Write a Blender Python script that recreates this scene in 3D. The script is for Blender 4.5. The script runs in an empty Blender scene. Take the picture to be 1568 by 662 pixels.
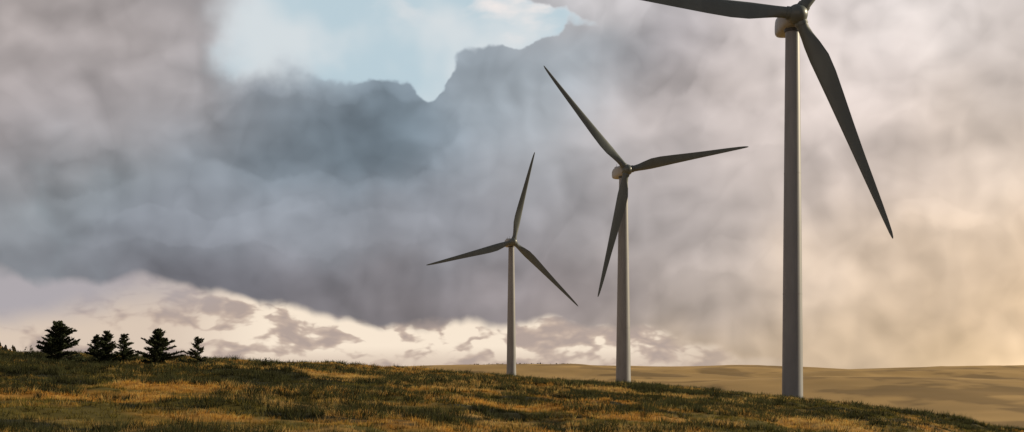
import bpy, bmesh, math, random
import numpy as np
from mathutils import Vector
random.seed(7); rng=np.random.default_rng(11)
sc=bpy.context.scene
F=2178.0; HY=590.0; CX=784.0
def s2l(c):
    return tuple((x/12.92 if x<=0.04045 else ((x+0.055)/1.055)**2.4) for x in [v/255 for v in c])
# ---------------- numpy noise ----------------
def vnoise(x,y,seed=0):
    xi=np.floor(x).astype(np.int64); yi=np.floor(y).astype(np.int64)
    fx=x-xi; fy=y-yi; fx=fx*fx*(3-2*fx); fy=fy*fy*(3-2*fy)
    def h(a,b):
        n=(a*374761393+b*668265263+seed*1442695041)&0xffffffff
        n=((n^(n>>13))*1274126177)&0xffffffff
        return ((n^(n>>16))&0xffff)/65535.0
    return (h(xi,yi)*(1-fx)+h(xi+1,yi)*fx)*(1-fy)+(h(xi,yi+1)*(1-fx)+h(xi+1,yi+1)*fx)*fy
def fbm(x,y,o=4,seed=0):
    s=0;a=.5;t=0
    for i in range(o):
        s=s+a*vnoise(x*2**i+17*i,y*2**i+9*i,seed+i); t+=a; a*=.5
    return s/t
def sst(a,b,x):
    t=np.clip((x-a)/(b-a),0,1); return t*t*(3-2*t)
# ---------------- terrain ----------------
tabx=np.array([-900,-400,-200,-100,-68,-55,-42,-33,-20,-7,0,15,27,37,46,54,60,64,72,85,110,150,220,400,900.])
tabz=np.array([12,9,6.5,5.2,4.45,3.9,3.45,3.2,2.4,1.65,1.05,0.1,-1.0,-2.0,-2.9,-3.8,-4.8,-5.7,-7.2,-9.2,-12.5,-16,-19,-21,-21.])
fx=np.arange(-900,900.1,1.0); fz=np.interp(fx,tabx,tabz)
k=np.exp(-np.linspace(-2,2,9)**2); k/=k.sum()
fz=np.convolve(np.pad(fz,4,mode='edge'),k,mode='valid')
def crest(s): return np.interp(s,fx,fz)
hx=np.array([-2500,-900,-600,-300,-152,0,143,286,344,402,509,648,900,1500,2500.])
hz=np.array([30,22,20,17,20,23,24.5,26,23.6,19.5,23.0,25,20,30,35.])
def H(X,Y):
    X=np.asarray(X,float); Y=np.asarray(Y,float)
    t=Y/190.0
    tt=1-np.log1p(np.exp((1-t)*14))/14 ; tt=np.where(t<0.0,0,tt)
    tt=np.clip(tt,0,1)
    s=X*190/np.clip(Y,60,190)
    s=np.clip(s,-400,400)
    z=-6+(crest(s)+6)*tt
    z=z+4.3*np.exp(-(X**2+Y**2)/18**2)
    far=sst(190,320,Y)
    z=z+(fbm(X/14,Y/14,3,3)-.5)*1.4*(1-far*.5)+(fbm(X/3.0,Y/3.0,3,5)-.5)*1.0*(1-far)
    hill=np.interp(X,hx,hz)
    val=-21+(hill+21)*sst(380,1850,Y)**0.9
    val=val+(fbm(X/260,Y/260,5,9)-.5)*22*sst(600,1200,Y)*(1-sst(1500,1900,Y)*.75)
    val=val-25*sst(1950,4200,Y)
    w=np.maximum(sst(640,880,Y), sst(120,260,X)*sst(250,480,Y))
    z=z*(1-w)+val*w
    z=z+43*np.exp(-((X+395)/75)**2-((Y-950)/110)**2)
    return z
def mesh_obj(name,verts,faces,mat=None,smooth=False,parent=None):
    me=bpy.data.meshes.new(name); me.from_pydata(verts,[],faces); me.update()
    ob=bpy.data.objects.new(name,me); sc.collection.objects.link(ob)
    if mat: me.materials.append(mat)
    if smooth: me.polygons.foreach_set('use_smooth',[True]*len(me.polygons))
    if parent: ob.parent=parent
    return ob
def np_mesh(name,co,faces,mat,col=None,smooth=False):
    me=bpy.data.meshes.new(name); n=len(co); m,kk=faces.shape
    me.vertices.add(n); me.vertices.foreach_set('co',co.astype(np.float32).ravel())
    me.loops.add(m*kk); me.loops.foreach_set('vertex_index',faces.astype(np.int32).ravel())
    me.polygons.add(m); me.polygons.foreach_set('loop_start',np.arange(0,m*kk,kk,dtype=np.int32))
    me.polygons.foreach_set('loop_total',np.full(m,kk,dtype=np.int32))
    if smooth: me.polygons.foreach_set('use_smooth',np.ones(m,dtype=bool))
    me.update(calc_edges=True)
    if col is not None:
        a=me.color_attributes.new('Col','FLOAT_COLOR','POINT')
        c=np.ones((n,4),np.float32); c[:,:3]=col; a.data.foreach_set('color',c.ravel())
    me.materials.append(mat)
    ob=bpy.data.objects.new(name,me); sc.collection.objects.link(ob); return ob
# ---------------- materials ----------------
def newmat(name):
    m=bpy.data.materials.new(name); m.use_nodes=True
    nt=m.node_tree; return m,nt,nt.nodes['Principled BSDF']
def noise_mat(name,c1,c2,scale,rough=.8,detail=6,stretch=(1,1,1)):
    m,nt,b=newmat(name); N=nt.nodes; L=nt.links
    tc=N.new('ShaderNodeTexCoord'); mp=N.new('ShaderNodeMapping'); mp.inputs['Scale'].default_value=stretch
    L.new(tc.outputs['Object'],mp.inputs[0])
    n=N.new('ShaderNodeTexNoise'); n.inputs['Scale'].default_value=scale; n.inputs['Detail'].default_value=detail
    L.new(mp.outputs[0],n.inputs['Vector'])
    r=N.new('ShaderNodeValToRGB'); r.color_ramp.elements[0].position=.35; r.color_ramp.elements[1].position=.65
    r.color_ramp.elements[0].color=(*c1,1); r.color_ramp.elements[1].color=(*c2,1)
    L.new(n.outputs[0],r.inputs[0]); L.new(r.outputs[0],b.inputs['Base Color'])
    b.inputs['Roughness'].default_value=rough
    return m
def attr_mat(name,trans=.3,rough=.7):
    m,nt,b=newmat(name); N=nt.nodes; L=nt.links
    a=N.new('ShaderNodeAttribute'); a.attribute_name='Col'
    L.new(a.outputs['Color'],b.inputs['Base Color']); b.inputs['Roughness'].default_value=rough
    b.inputs['Specular IOR Level'].default_value=.15
    if trans:
        t=N.new('ShaderNodeBsdfTranslucent'); L.new(a.outputs['Color'],t.inputs[0])
        mx=N.new('ShaderNodeMixShader'); mx.inputs[0].default_value=trans
        L.new(b.outputs[0],mx.inputs[1]); L.new(t.outputs[0],mx.inputs[2])
        L.new(mx.outputs[0],N['Material Output'].inputs[0])
    return m
GOLD=np.array([.70,.36,.075]); STRAW=np.array([.66,.41,.13]); OLIVE=np.array([.19,.155,.035]); DARK=np.array([.034,.036,.014])
def ground_col(X,Y):
    a=fbm(X/18,Y/7,4,21); b=fbm(X/5,Y/3.2,3,33); c=fbm(X/1.6,Y/1.6,2,41)
    g=sst(.40,.55,a*.5+b*.34+c*.16)[...,None]
    d=sst(.515,.59,fbm(X/12,Y/5.5,4,55)*.72+c*.28)[...,None]
    st=sst(.35,.7,fbm(X/9,Y/9,2,66))[...,None]
    col=OLIVE*(1-g)+(GOLD*(1-st)+STRAW*st)*g
    return col*(1-d)+DARK*d, g[...,0], d[...,0]
def axis(a,b,step,grow,lo,hi):
    c=list(np.arange(a,b+1e-6,step)); s=step
    while c[-1]<hi: s*=grow; c.append(c[-1]+s)
    s=step
    while c[0]>lo: s*=grow; c.insert(0,c[0]-s)
    return np.array(c)
xs=axis(-95,95,.9,1.09,-2600,2600)
xs=np.unique(np.concatenate([xs,np.arange(100,760,10.0)]))
ys=np.concatenate([np.arange(-60,56,5.0),np.arange(56,235,.9)]); l=list(ys); s=.9
while l[-1]<690: s*=1.05; l.append(l[-1]+min(s,10))
ys=np.array(l); yfar=[ys[-1]]
while yfar[-1]<5200: yfar.append(yfar[-1]+(12 if yfar[-1]<2000 else 120))
def grid(name,ys,mat,usecol):
    X,Y=np.meshgrid(xs,np.array(ys)); Z=H(X,Y)
    co=np.stack([X,Y,Z],-1).reshape(-1,3)
    ny,nx=X.shape; i=np.arange(ny*nx).reshape(ny,nx)
    f=np.stack([i[:-1,:-1],i[:-1,1:],i[1:,1:],i[1:,:-1]],-1).reshape(-1,4)
    a=fbm(X/120,Y/110,5,91)[...,None]; b=fbm(X/22,Y/60,4,97)[...,None]
    t=np.clip((a-.35)/.3,0,1)*.6+b*.4
    fc=np.array([.33,.215,.085])*(1-t)+np.array([.54,.35,.14])*t
    ww=sst(.54,.62,fbm(X/45,Y/70,5,88))[...,None]; fc=fc*(1-ww*.38)
    if usecol:
        c,_,_=ground_col(X,Y); c=c*.55
        fd=sst(230,420,Y)[...,None]; fc=c*(1-fd)+fc*fd
    return np_mesh(name,co,f,mat,fc.reshape(-1,3),True)
gm=attr_mat('moor_ground',0,.95)
grid('ground',ys,gm,True)
hm=attr_mat('hill_grass',0,.95)
grid('distant_hill',yfar,hm,False)
# ---------------- grass ----------------
gmat=attr_mat('grass_blades',.45,.7)
def tussocks(n,y0,y1,blades,hh,ww,rad,colf,mask=None):
    u=rng.random(n); Y=np.sqrt(y0*y0+u*(y1*y1-y0*y0))
    X=(rng.random(n)*2-1)*Y*.44
    if mask is not None:
        kp=mask(X,Y); X=X[kp];Y=Y[kp]; n=len(X)
    sz=rng.uniform(.6,1.3,n)
    base=colf(X,Y,n)
    X=np.repeat(X,blades); Y=np.repeat(Y,blades); sz=np.repeat(sz,blades); base=np.repeat(base,blades,0); m=len(X)
    a=rng.random(m)*2*np.pi; r=np.sqrt(rng.random(m))*rad*sz
    px=X+np.cos(a)*r; py=Y+np.sin(a)*r; pz=H(px,py)-.03
    h=hh*sz*rng.uniform(.55,1.15,m); lean=rng.uniform(.1,.75,m)*h
    wa=rng.random(m)*np.pi; w=ww*rng.uniform(.6,1.3,m)*(Y/110)**.7
    dx=np.cos(wa)*w/2; dy=np.sin(wa)*w/2
    tip=np.stack([px+np.cos(a)*lean+.08*h,py+np.sin(a)*lean,pz+h],-1)
    co=np.stack([np.stack([px-dx,py-dy,pz],-1),np.stack([px+dx,py+dy,pz],-1),tip],1).reshape(-1,3)
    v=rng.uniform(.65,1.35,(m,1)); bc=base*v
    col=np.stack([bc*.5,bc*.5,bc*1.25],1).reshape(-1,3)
    return co,col
def c_main(X,Y,n):
    c,g,d=ground_col(X,Y); return c*rng.uniform(.6,1.3,(n,1))
def c_rush(X,Y,n):
    return np.array([.046,.048,.018])*rng.uniform(.5,1.9,(n,1))
def c_straw(X,Y,n):
    return np.array([.72,.46,.16])*rng.uniform(.7,1.2,(n,1))
def m_rush(X,Y): return (fbm(X/9,Y/5,4,77)+rng.random(len(X))*.12)>.59
def m_straw(X,Y):
    _,g,d=ground_col(X,Y); return (g>.5)&(d<.3)
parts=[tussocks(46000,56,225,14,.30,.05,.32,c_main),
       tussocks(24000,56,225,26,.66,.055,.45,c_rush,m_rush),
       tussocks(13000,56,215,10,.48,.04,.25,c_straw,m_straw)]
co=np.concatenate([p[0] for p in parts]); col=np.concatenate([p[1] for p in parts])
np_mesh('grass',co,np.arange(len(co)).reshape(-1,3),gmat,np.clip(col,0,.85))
print('blades',len(co)//3)
# ---------------- trees ----------------
tm=attr_mat('spruce_foliage',.15,.8)
bark=noise_mat('bark',(.05,.035,.025),(.10,.075,.05),6,.9)
def conifer(name,px,Y,hgt,wid,dens,seed,lean=0.0):
    r=random.Random(seed); X=(px-CX)/F*Y; Z=float(H(X,Y))-.1
    V=[];Fc=[];C=[]
    def tri(p,d,sz,c):
        side=Vector((r.uniform(-1,1),r.uniform(-1,1),r.uniform(-1,1))).cross(d).normalized()*sz*.34
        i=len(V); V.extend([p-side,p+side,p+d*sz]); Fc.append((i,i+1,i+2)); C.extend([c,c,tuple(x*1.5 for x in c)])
    nb=int(dens*52)
    for b in range(nb):
        t=(b+r.random())/nb; t=.02+.96*t**1.05
        env=(1-t)**.70*(0.86+.16*math.sin(t*17+seed))+.03
        if t<.12: env*=.85+t
        Ln=wid/2*env*r.uniform(.45,1.2); az=r.random()*6.283
        if r.random()<.18: Ln*=1.3
        d=Vector((math.cos(az),math.sin(az),0)); p0=Vector((lean*t,0,t*hgt))
        up=.45*t+.18
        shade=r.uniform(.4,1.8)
        n=int(10+Ln*40*dens)
        for k2 in range(n):
            q=((k2+r.random())/n)**.85
            p=p0+d*(Ln*q)+Vector((0,0,Ln*(up*q-.22*q*q+.34*max(0,q-.5))))
            p+=Vector((r.gauss(0,1),r.gauss(0,1),r.gauss(0,.6)))*.07*hgt/5*(1.3-q)*1.4
            dd=(d*r.uniform(.2,1.3)+Vector((r.uniform(-1,1),r.uniform(-1,1),r.uniform(-.4,1.3)))*.8).normalized()
            s=shade*r.uniform(.7,1.3)
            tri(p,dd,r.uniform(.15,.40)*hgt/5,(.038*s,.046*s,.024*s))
    for q in range(30):
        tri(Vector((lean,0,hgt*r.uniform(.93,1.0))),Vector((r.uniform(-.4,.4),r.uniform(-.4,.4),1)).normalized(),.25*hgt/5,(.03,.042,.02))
    em=bpy.data.objects.new(name,None); sc.collection.objects.link(em); em.location=(X,Y,Z)
    fo=np_mesh('crown',np.array([tuple(v) for v in V]),np.array(Fc),tm,np.array(C)); fo.parent=em
    bm=bmesh.new()
    def tube(a,b,ra,rb,n=7):
        ax=(b-a).normalized(); u=ax.orthogonal().normalized(); w=ax.cross(u)
        A=[bm.verts.new(a+(u*math.cos(6.2832*i/n)+w*math.sin(6.2832*i/n))*ra) for i in range(n)]
        B=[bm.verts.new(b+(u*math.cos(6.2832*i/n)+w*math.sin(6.2832*i/n))*rb) for i in range(n)]
        for i in range(n): bm.faces.new((A[i],A[(i+1)%n],B[(i+1)%n],B[i]))
    tube(Vector((0,0,-.3)),Vector((lean*.5,0,hgt*.5)),.13*hgt/5,.08*hgt/5); tube(Vector((lean*.5,0,hgt*.5)),Vector((lean,0,hgt*.98)),.08*hgt/5,.015)
    for i in range(26):
        t=.06+.85*i/26; az=r.random()*6.28; Ln=wid/2*(1-t)**.7*.85
        a=Vector((lean*t,0,hgt*t)); tube(a,a+Vector((math.cos(az)*Ln,math.sin(az)*Ln,Ln*.22)),.03,.008,5)
    me=bpy.data.meshes.new('trunk'); bm.to_mesh(me); bm.free(); me.materials.append(bark)
    o=bpy.data.objects.new('trunk',me); sc.collection.objects.link(o); o.parent=em
for a in [(90,158,4.9,5.6,2.1,1,.0),(149,166,3.9,3.9,1.5,2,-.1),(163,163,4.2,3.9,1.7,3,.1),(190,168,3.6,3.3,1.6,4,0),
          (240,162,4.1,4.9,2.0,5,.15),(303,165,3.6,3.4,1.1,6,0)]:
    conifer('spruce_tree',*a)
bmshm=attr_mat('bush_leaves',.2,.8)
def bush(px,Y,w,h,seed,n=500):
    r=np.random.default_rng(seed); X=(px-CX)/F*Y; Z=float(H(X,Y))
    a=r.random(n)*6.283; q=r.random(n)**.5; zz=r.random(n)*np.sqrt(1-q*q*.9)
    lump=.8+.4*np.sin(a*3+seed)
    p=np.stack([np.cos(a)*q*w/2*lump,np.sin(a)*q*w/2,zz*h*lump],-1)
    d=r.normal(0,1,(n,3)); d/=np.linalg.norm(d,axis=1)[:,None]; e=r.normal(0,1,(n,3)); e=np.cross(d,e); e/=np.linalg.norm(e,axis=1)[:,None]
    s=r.uniform(.1,.22,(n,1)); co=np.stack([p-e*s*.4,p+e*s*.4,p+d*s],1).reshape(-1,3)
    c=np.array([.035,.04,.018])*r.uniform(.6,1.7,(n,1)); c=np.repeat(c,3,0)
    o=np_mesh('bush',co,np.arange(3*n).reshape(-1,3),bmshm,c); o.location=(X,Y,Z-.05)
for b in [(316,162,2.0,1.2,1),(408,176,1.2,1.1,2),(275,168,1.3,.9,3),(46,178,1.3,1.5,4),(68,168,1.8,.9,5),(424,176,1.8,.6,6),(445,180,1.4,.5,7)]:
    bush(*b)
def woodland(name,xa,xb,ya,yb,n,h0,h1,seed):
    r=np.random.default_rng(seed); V=[];Fc=[];C=[]
    for i in range(n):
        X=r.uniform(xa,xb); Y=r.uniform(ya,yb); Z=float(H(X,Y)); h=r.uniform(h0,h1)*(.5+fbm(np.array([X/12.]),np.array([Y/12.]),2,4)[0]); w=h*r.uniform(.35,.6)
        c=np.array([.06,.06,.045])*r.uniform(.7,1.5)
        for j in range(14):
            t=r.random(); a=r.random()*6.28; q=w*(1-t*.8)*r.random()
            p=np.array([X+math.cos(a)*q,Y+math.sin(a)*q,Z+h*t]); s=h*.3
            k3=len(V); V+= [p+[-s*.5,0,-s*.2],p+[s*.5,r.uniform(-.5,.5)*s,-s*.2],p+[0,0,s]]; Fc.append((k3,k3+1,k3+2)); C+=[c,c,c]
    return np_mesh(name,np.array(V),np.array(Fc),bmshm,np.array(C))
woodland('distant_woodland',-470,-290,860,960,800,3.5,6,3)
woodland('distant_tree_row',-70,85,1800,1850,260,1.2,2.6,5)
# ---------------- turbines ----------------
def paint(name,c,rough=.45):
    return noise_mat(name,tuple(x*.84 for x in c),c,.6,rough,7,stretch=(1,1,.25))
twm=paint('tower_paint',(.26,.27,.295)); nam=paint('nacelle_paint',(.38,.38,.37)); blm=paint('blade_paint',(.125,.147,.149),.4)
drk=noise_mat('dark_metal',(.04,.04,.04),(.07,.07,.07),3,.5)
def ring_mesh(name,rings,mat,parent,cap=True,smooth=True):
    n=len(rings[0]); V=[v for r_ in rings for v in r_]; Fs=[]
    for i in range(len(rings)-1):
        for j in range(n): Fs.append((i*n+j,i*n+(j+1)%n,(i+1)*n+(j+1)%n,(i+1)*n+j))
    if cap: Fs.append(tuple(range(n))[::-1]); Fs.append(tuple((len(rings)-1)*n+j for j in range(n)))
    o=mesh_obj(name,V,Fs,mat,smooth,parent)
    bm=bmesh.new(); bm.from_mesh(o.data); bmesh.ops.recalc_face_normals(bm,faces=bm.faces)
    for e in bm.edges:
        if len(e.link_faces)==2 and e.calc_face_angle()>math.radians(40): e.smooth=False
    bm.to_mesh(o.data); bm.free(); return o
def turbine(pxb,Y,hubpy,dbase,dtop,angs,yaw,R=40.0):
    X=(pxb-CX)/F*Y; Zb=float(H(X,Y)); hubz=(HY-hubpy)/F*(Y-3.5)
    em=bpy.data.objects.new('wind_turbine',None); sc.collection.objects.link(em)
    em.location=(X,Y,Zb); em.rotation_euler=(0,0,yaw)
    hz_=hubz-Zb; top=hz_-1.7; n=48
    def circ(r,z): return [(math.cos(6.28318*i/n)*r,math.sin(6.28318*i/n)*r,z) for i in range(n)]
    rings=[]
    for k4 in range(41):
        t=k4/40; r=dbase/2+(dtop/2-dbase/2)*t**1.05; rings.append(circ(r,-.6+(top+.6)*t))
    ring_mesh('tower',rings,twm,em)
    for j,t in enumerate((.30,.62)):
        r=dbase/2+(dtop/2-dbase/2)*t**1.05+.02; z=-.6+(top+.6)*t
        ring_mesh('flange_%d'%(j+1),[circ(r-.05,z-.1),circ(r,z-.1),circ(r,z+.1),circ(r-.05,z+.1)],twm,em)
    ring_mesh('yaw_collar',[circ(dtop/2+.18,top-.35),circ(dtop/2+.18,top+.35)],drk,em)
    ring_mesh('foundation',[circ(dbase/2+1.2,-.8),circ(dbase/2+1.1,.12),circ(dbase/2+.1,.16)],nam,em)
    rr=dbase/2
    dv=[];
    for zz in (.9,1.6,2.8,3.2):
        wd=.45 if zz<3 else .25
        dv.append([(-wd,rr+.03-.02*zz/3,zz),(wd,rr+.03-.02*zz/3,zz),(wd,rr-.25,zz),(-wd,rr-.25,zz)])
    ring_mesh('door',dv,drk,em,smooth=False)
    ring_mesh('door_step',[[(-.7,rr+1.3,z),(.7,rr+1.3,z),(.7,rr,z),(-.7,rr,z)] for z in (-.3,.85)],drk,em,smooth=False)
    prof=[(-2.35,.95),(-2.2,1.35),(-1.5,1.65),(-.3,1.85),(2,1.95),(5,1.85),(6.8,1.5),(7.4,1.1)]
    rings=[]
    for y,r in prof:
        rg=[]
        for i in range(32):
            a=6.28318*i/32; c=math.cos(a); s_=math.sin(a); e=.55
            rg.append((math.copysign(abs(c)**e,c)*r,y,hz_+.05+math.copysign(abs(s_)**e,s_)*r*.95))
        rings.append(rg)
    ring_mesh('nacelle',rings,nam,em)
    ring_mesh('cooler_vent',[[(-.9,4.2,z),(.9,4.2,z),(.9,6.0,z),(-.9,6.0,z)] for z in (hz_+1.6,hz_+2.15)],nam,em,smooth=False)
    def rod(x,y,z0,z1,r,nm): ring_mesh(nm,[[(x+math.cos(a*1.0472)*r,y+math.sin(a*1.0472)*r,z) for a in range(6)] for z in (z0,z1)],drk,em)
    rod(.5,5.2,hz_+2.1,hz_+3.2,.04,'wind_vane_mast'); rod(-.5,5.2,hz_+2.1,hz_+3.0,.04,'anemometer_mast')
    rings=[]
    for y,r in [(-2.3,1.35),(-2.9,1.62),(-3.6,1.7),(-4.3,1.55),(-4.9,1.2),(-5.3,.75),(-5.5,.2)]:
        rings.append([(math.cos(6.28318*i/32)*r,y,hz_+math.sin(6.28318*i/32)*r) for i in range(32)])
    ring_mesh('hub',rings,blm,em)
    st=[(1.0,1.95,1.95,.5,0),(2.6,1.9,1.9,.5,8),(3.8,2.1,1.7,.46,14),(5.5,2.7,1.25,.40,20),(8,3.25,.95,.34,18),(11,3.15,.75,.31,13),(15,2.75,.58,.30,9),(20,2.25,.45,.30,6),(25,1.8,.35,.30,4),(30,1.42,.27,.3,2),(34,1.1,.2,.3,1),(37,.82,.14,.32,0),(39,.55,.09,.36,0),(39.8,.28,.05,.42,0),(40,.08,.02,.5,0)]
    for bi,th in enumerate(angs):
        th=math.radians(th); rings=[]
        for r,ch,tk,ld,tw in st:
            r=r*R/40; tw=math.radians(tw+3); rg=[]
            rd=max(0,1-(r-1)/4.5)
            for i in range(20):
                a=6.28318*i/20
                xc=.5-.5*math.cos(a)
                cc=(xc-ld)*ch
                air=math.sin(a)*(rd+(1-rd)*(1.25-.95*xc)*.85)
                yy=air*tk/2
                c2=cc*math.cos(tw)+yy*math.sin(tw); y2=-cc*math.sin(tw)*1+yy*math.cos(tw)
                bend=-1.2*(r/40)**2
                rg.append((r*math.cos(th)-c2*math.sin(th),-3.6+y2+bend,hz_+r*math.sin(th)+c2*math.cos(th)))
            rings.append(rg)
        ring_mesh('blade_%d'%(bi+1),rings,blm,em)
        rg=[]
        for r in (1.35,1.9):
            rg.append([(r*math.cos(th)-1.08*math.cos(6.28318*i/24)*math.sin(th),-3.6+1.08*math.sin(6.28318*i/24),hz_+r*math.sin(th)+1.08*math.cos(6.28318*i/24)*math.cos(th)) for i in range(24)])
        ring_mesh('blade_collar_%d'%(bi+1),rg,blm,em)
    return em
turbine(1213.5,237,22,3.5,2.35,(-67.3,53,173.2),math.radians(2))
turbine(954.5,435,260,4.7,2.6,(12.1,131.6,256.0),math.radians(14))
turbine(783,618,370,4.3,2.5,(76.6,196,316.2),math.radians(14))
# ---------------- sun ----------------
az=math.radians(72); el=math.radians(19)
S=Vector((math.sin(az)*math.cos(el),math.cos(az)*math.cos(el),math.sin(el)))
sl=bpy.data.lights.new('sun','SUN'); sl.energy=5.0; sl.angle=math.radians(.6); sl.color=(1,.84,.58)
so=bpy.data.objects.new('sun',sl); sc.collection.objects.link(so); so.rotation_euler=S.to_track_quat('Z','Y').to_euler()
# ---------------- world ----------------
w=bpy.data.worlds.new('World'); sc.world=w; w.use_nodes=True; nt=w.node_tree; N=nt.nodes; L=nt.links
try: w.cycles.sampling_method='NONE'
except Exception as e: print('ws',e)
for n_ in list(N): N.remove(n_)
def setin(s,v):
    if v is None: return
    if isinstance(v,bpy.types.NodeSocket): L.new(v,s)
    else: s.default_value=v
def M(op,a,b=None,c=None,clamp=False):
    n=N.new('ShaderNodeMath'); n.operation=op; n.use_clamp=clamp
    for i,v in enumerate((a,b,c)): setin(n.inputs[i],v)
    return n.outputs[0]
def V(op,a,b=None,scale=None):
    n=N.new('ShaderNodeVectorMath'); n.operation=op; setin(n.inputs[0],a); setin(n.inputs[1],b)
    if scale is not None: setin(n.inputs['Scale'],scale)
    return n.outputs['Value'] if op in('DOT_PRODUCT','LENGTH') else n.outputs[0]
def SS(x,a,b):
    n=N.new('ShaderNodeMapRange'); n.interpolation_type='SMOOTHSTEP'; setin(n.inputs[0],x); n.inputs[1].default_value=a; n.inputs[2].default_value=b
    return n.outputs[0]
def MIX(f,a,b):
    n=N.new('ShaderNodeMix'); n.data_type='RGBA'; setin(n.inputs[0],f)
    for i,v in ((6,a),(7,b)):
        if isinstance(v,tuple): v=(*v,1) if len(v)==3 else v
        setin(n.inputs[i],v)
    return n.outputs[2]
def NOI(vec,scale,detail=4,rough=.5,color=False):
    n=N.new('ShaderNodeTexNoise'); L.new(vec,n.inputs['Vector']); n.inputs['Scale'].default_value=scale; n.inputs['Detail'].default_value=detail
    n.inputs['Roughness'].default_value=rough
    return n.outputs['Color'] if color else n.outputs[0]
def BIL(vec,scale):
    acc=None; a=.5
    for i in range(3):
        n=NOI(V('ADD',vec,(i*1.7,i*.9,i*2.3)),scale*2.1**i,0,.5)
        v=M('MULTIPLY',M('ABSOLUTE',M('SUBTRACT',n,.5)),a*4)
        acc=v if acc is None else M('ADD',acc,v); a*=.5
    return acc
tc=N.new('ShaderNodeTexCoord'); D=tc.outputs['Generated']
sp=N.new('ShaderNodeSeparateXYZ'); L.new(D,sp.inputs[0])
azn=M('ARCTAN2',sp.outputs[0],sp.outputs[1]); eln=M('ARCSINE',sp.outputs[2])
cb=N.new('ShaderNodeCombineXYZ'); L.new(M('MULTIPLY',azn,21.78),cb.inputs[0]); L.new(M('MULTIPLY',eln,21.78),cb.inputs[1])
P=cb.outputs[0]
def C(px,py):
    u=(px-CX)/F; v=(HY-py)/F
    return (math.atan(u)*21.78, math.atan(v/math.sqrt(1+u*u))*21.78)
wa=V('SUBTRACT',NOI(D,7,2,.5,True),(.5,.5,.5)); wb=V('SUBTRACT',NOI(D,24,4,.48,True),(.5,.5,.5))
P1=V('ADD',P,V('MULTIPLY',wa,(2.4,1.5,0))); P1=V('ADD',P1,V('MULTIPLY',wb,(.6,.5,0)))
Dw=V('ADD',D,V('SCALE',wb,scale=.014))
bl=BIL(Dw,12)
P2=V('ADD',P,V('MULTIPLY',wa,(1.0,.8,0))); P2=V('ADD',P2,V('MULTIPLY',wb,(1.1,1.0,0)))
def blobs(lst,vec):
    g=None
    for px,py,rx,ry,am in lst:
        x,z=C(px,py); d=V('MULTIPLY',V('SUBTRACT',vec,(x,z,0)),(100/rx,100/ry,0))
        wt=M('MULTIPLY',M('POWER',2.71828,M('MULTIPLY',V('DOT_PRODUCT',d,d),-.8)),am)
        g=wt if g is None else M('ADD',g,wt)
    return g
ctr=[ (60,40,220,150,(178,168,165)),(250,130,150,110,(163,157,158)),(60,200,140,90,(157,152,155)),
 (150,262,110,50,(106,127,136)),(20,320,120,60,(130,137,142)),(230,330,140,50,(140,146,156)),(420,200,150,90,(126,143,156)),(600,220,130,80,(134,149,161)),
 (450,330,170,50,(144,148,156)),(640,330,140,50,(146,146,152)),(120,365,150,35,(124,126,133)),(400,415,170,35,(113,112,119)),(650,430,160,45,(130,125,128)),
 (820,150,110,100,(164,172,179)),(740,110,60,50,(155,166,176)),(850,300,120,80,(160,157,161)),(850,440,120,60,(152,142,142)),
 (1030,80,90,90,(168,163,166)),(1110,190,140,70,(196,185,181)),(1060,340,150,80,(184,174,170)),(1050,470,150,50,(174,162,155)),
 (1300,60,150,110,(229,217,212)),(1510,80,90,90,(207,196,190)),(1420,10,90,60,(240,232,228)),(1350,260,180,110,(210,195,186)),(1540,250,110,110,(219,201,184)),(1350,420,170,80,(220,198,175)),(1540,440,140,110,(240,208,170)),(1300,530,200,50,(220,194,163)),(1540,540,120,50,(240,207,161)),
 (900,5,120,40,(226,220,220)),(500,-150,400,110,(150,155,165)),(1200,-150,400,110,(190,186,190))]
acc=None; wsum=None
for px,py,rx,ry,c in ctr:
    x,z=C(px,py)
    d=V('MULTIPLY',V('SUBTRACT',P1,(x,z,0)),(100/rx,100/ry,0))
    wt=M('POWER',2.71828,M('MULTIPLY',V('DOT_PRODUCT',d,d),-.8))
    cc=V('SCALE',tuple(s2l(c)),scale=wt)
    acc=cc if acc is None else V('ADD',acc,cc); wsum=wt if wsum is None else M('ADD',wsum,wt)
eps=.0015
acc=V('ADD',acc,tuple(eps*v for v in (.16,.16,.17))); wsum=M('ADD',wsum,eps)
base=V('SCALE',acc,scale=M('DIVIDE',1.0,wsum))
Ds=V('MULTIPLY',D,(1,1,1.35))
h1=NOI(Ds,10,4,.45); h2=NOI(V('ADD',Ds,(.010,0,.016)),10,4,.45)
bl2=BIL(V('ADD',Dw,(.007,0,.012)),12)
rel=M('SUBTRACT',h1,h2); relb=M('SUBTRACT',bl,bl2)
def sheet(scale,off,lo,hi,bw):
    n=NOI(V('MULTIPLY',V('ADD',Dw,off),(1,1,1.9)),scale,3,.42)
    return SS(M('ADD',n,M('MULTIPLY',bl,bw)),lo,hi)
sA=sheet(8,(0,0,0),.48,.66,.10)
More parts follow.
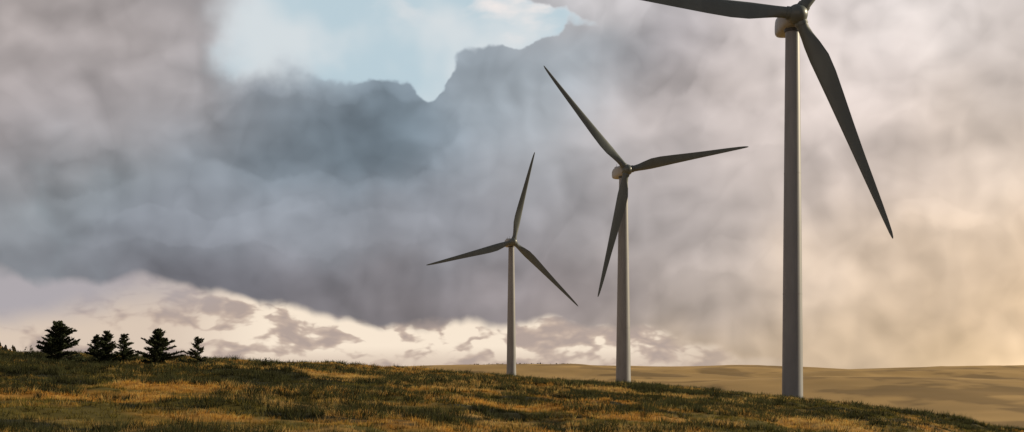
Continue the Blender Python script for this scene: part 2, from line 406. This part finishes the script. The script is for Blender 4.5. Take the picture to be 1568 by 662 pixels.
# individual cloud bodies (each a separate heap with its own billowed edge)
def body(lst,lo,hi):
    g=M('ADD',blobs(lst,P2),M('MULTIPLY',M('SUBTRACT',bl,.3),-.28)); m=SS(g,lo,hi); return m,M('MULTIPLY',m,M('SUBTRACT',1,m))
bA,rA=body([(430,205,150,62,.9),(590,205,120,58,.9),(140,262,80,40,.8)],.38,.62)
bB,rB=body([(270,352,150,26,.8),(520,345,150,34,.9)],.36,.66)
bC,rC=body([(735,115,55,55,.9),(830,115,75,62,1.),(900,200,90,60,.8)],.36,.66)
bD,rD=body([(1020,85,70,70,1.),(1090,40,60,40,.6)],.38,.62)
bE,rE=body([(1150,205,90,30,.9),(1350,160,110,36,.7),(1460,330,110,26,.75),(1120,395,100,24,.7)],.34,.62)
shs=M('MULTIPLY',M('SUBTRACT',sA,.5),.17)
for m,r_,am,rm in ((bA,rA,-.17,.10),(bB,rB,.10,.12),(bC,rC,.05,.0),(bD,rD,-.09,.15),(bE,rE,.09,.10)):
    shs=M('ADD',shs,M('ADD',M('MULTIPLY',m,am),M('MULTIPLY',r_,rm)))
bright=M('ADD',1.0,M('ADD',M('ADD',M('MULTIPLY',rel,.9),M('MULTIPLY',relb,.44)),shs))
cloud=V('SCALE',base,scale=bright)
# clear gap
g=blobs([(545,5,155,70,1),(425,62,85,55,.62),(600,92,92,42,.9),(655,128,26,34,.85),(700,20,80,48,.75),(820,44,85,20,.68),(375,105,42,28,.45)],P2)
g=M('SUBTRACT',g,M('MULTIPLY',M('SUBTRACT',bl,.30),.35))
xr=N.new('ShaderNodeSeparateXYZ'); L.new(P,xr.inputs[0])
soft=SS(M('ADD',g,M('MULTIPLY',M('SUBTRACT',h1,.5),1.2)),.10,1.0)
gapm=MIX(SS(xr.outputs[0],-3.6,-1.8),soft,SS(g,.40,.56))
sky=N.new('ShaderNodeTexSky'); sky.sky_type='NISHITA'; sky.sun_disc=False; sky.sun_elevation=el; sky.sun_rotation=az; sky.air_density=1.0
nish=V('SCALE',sky.outputs[0],scale=.08)
veil=MIX(SS(NOI(D,14,3,.5),.38,.66),s2l((192,212,221)),s2l((220,227,230)))
gapc=MIX(.9,nish,veil)
wisp=SS(NOI(V('MULTIPLY',Dw,(1,1,2.4)),16,4,.5),.44,.60)
xw,zw=C(840,3); dw=V('MULTIPLY',V('SUBTRACT',P2,(xw,zw,0)),(100/190,100/34,0))
wm=M('MULTIPLY',wisp,M('POWER',2.71828,M('MULTIPLY',V('DOT_PRODUCT',dw,dw),-1.)))
gapc=MIX(M('MULTIPLY',wm,1.3,None,True),gapc,s2l((240,233,230)))
edge=M('MULTIPLY',M('MULTIPLY',gapm,M('SUBTRACT',1,gapm)),.35)
col=MIX(gapm,cloud,gapc)
col=V('SCALE',col,scale=M('ADD',1,edge))
# bright strip beneath the dark cloud base
s2=N.new('ShaderNodeSeparateXYZ'); L.new(P1,s2.inputs[0]); xx=s2.outputs[0]; zz=s2.outputs[1]
x0,z0=C(0,400); x1,z1=C(950,512)
line=M('ADD',M('MULTIPLY',M('SUBTRACT',xx,x0),(z1-z0)/(x1-x0)),z0)
below=SS(M('ADD',M('SUBTRACT',line,zz),M('MULTIPLY',M('SUBTRACT',bl,.3),.30)),-.08,.14)
fade=M('SUBTRACT',1,SS(xx,2.0,5.0)); below=M('MULTIPLY',below,fade)
sv=V('MULTIPLY',Dw,(1,1,2.2))
pf=M('ADD',NOI(sv,22,4,.52),M('MULTIPLY',BIL(sv,30),.30))
s3=N.new('ShaderNodeSeparateXYZ'); L.new(P,s3.inputs[0])
hb=M('MULTIPLY',SS(s3.outputs[0],-5.4,-3.4),M('MULTIPLY',SS(s3.outputs[1],.3,.65),M('SUBTRACT',1.05,SS(s3.outputs[0],1.2,5.0))))
lowc=MIX(SS(pf,.52,.68),s2l((194,174,160)),s2l((218,199,181)))
lowc=MIX(M('MULTIPLY',hb,SS(pf,.57,.66)),lowc,s2l((248,231,210)))
lowc=MIX(M('MULTIPLY',M('SUBTRACT',1,SS(pf,.46,.58)),.75),lowc,s2l((172,156,149)))
xl,zl=C(0,430); lav=SS(V('LENGTH',V('MULTIPLY',V('SUBTRACT',P1,(xl,zl,0)),(.22,1.2,0))),.2,1.0)
lowc=MIX(lav,s2l((174,168,172)),lowc)
col=MIX(below,col,lowc)
bg=N.new('ShaderNodeBackground'); L.new(col,bg.inputs[0]); bg.inputs[1].default_value=1.0
out=N.new('ShaderNodeOutputWorld'); L.new(bg.outputs[0],out.inputs[0])
# ---------------- camera ----------------
cam=bpy.data.cameras.new('camera'); co_=bpy.data.objects.new('camera',cam); sc.collection.objects.link(co_)
cam.sensor_width=36; cam.lens=F/1568*36; cam.clip_end=12000; cam.clip_start=.3
co_.location=(0,0,0); co_.rotation_euler=(math.radians(90),0,0)
cam.shift_y=(HY-330.75)/1568
sc.camera=co_
sc.view_settings.view_transform='Standard'; sc.view_settings.look='None'; sc.view_settings.exposure=0
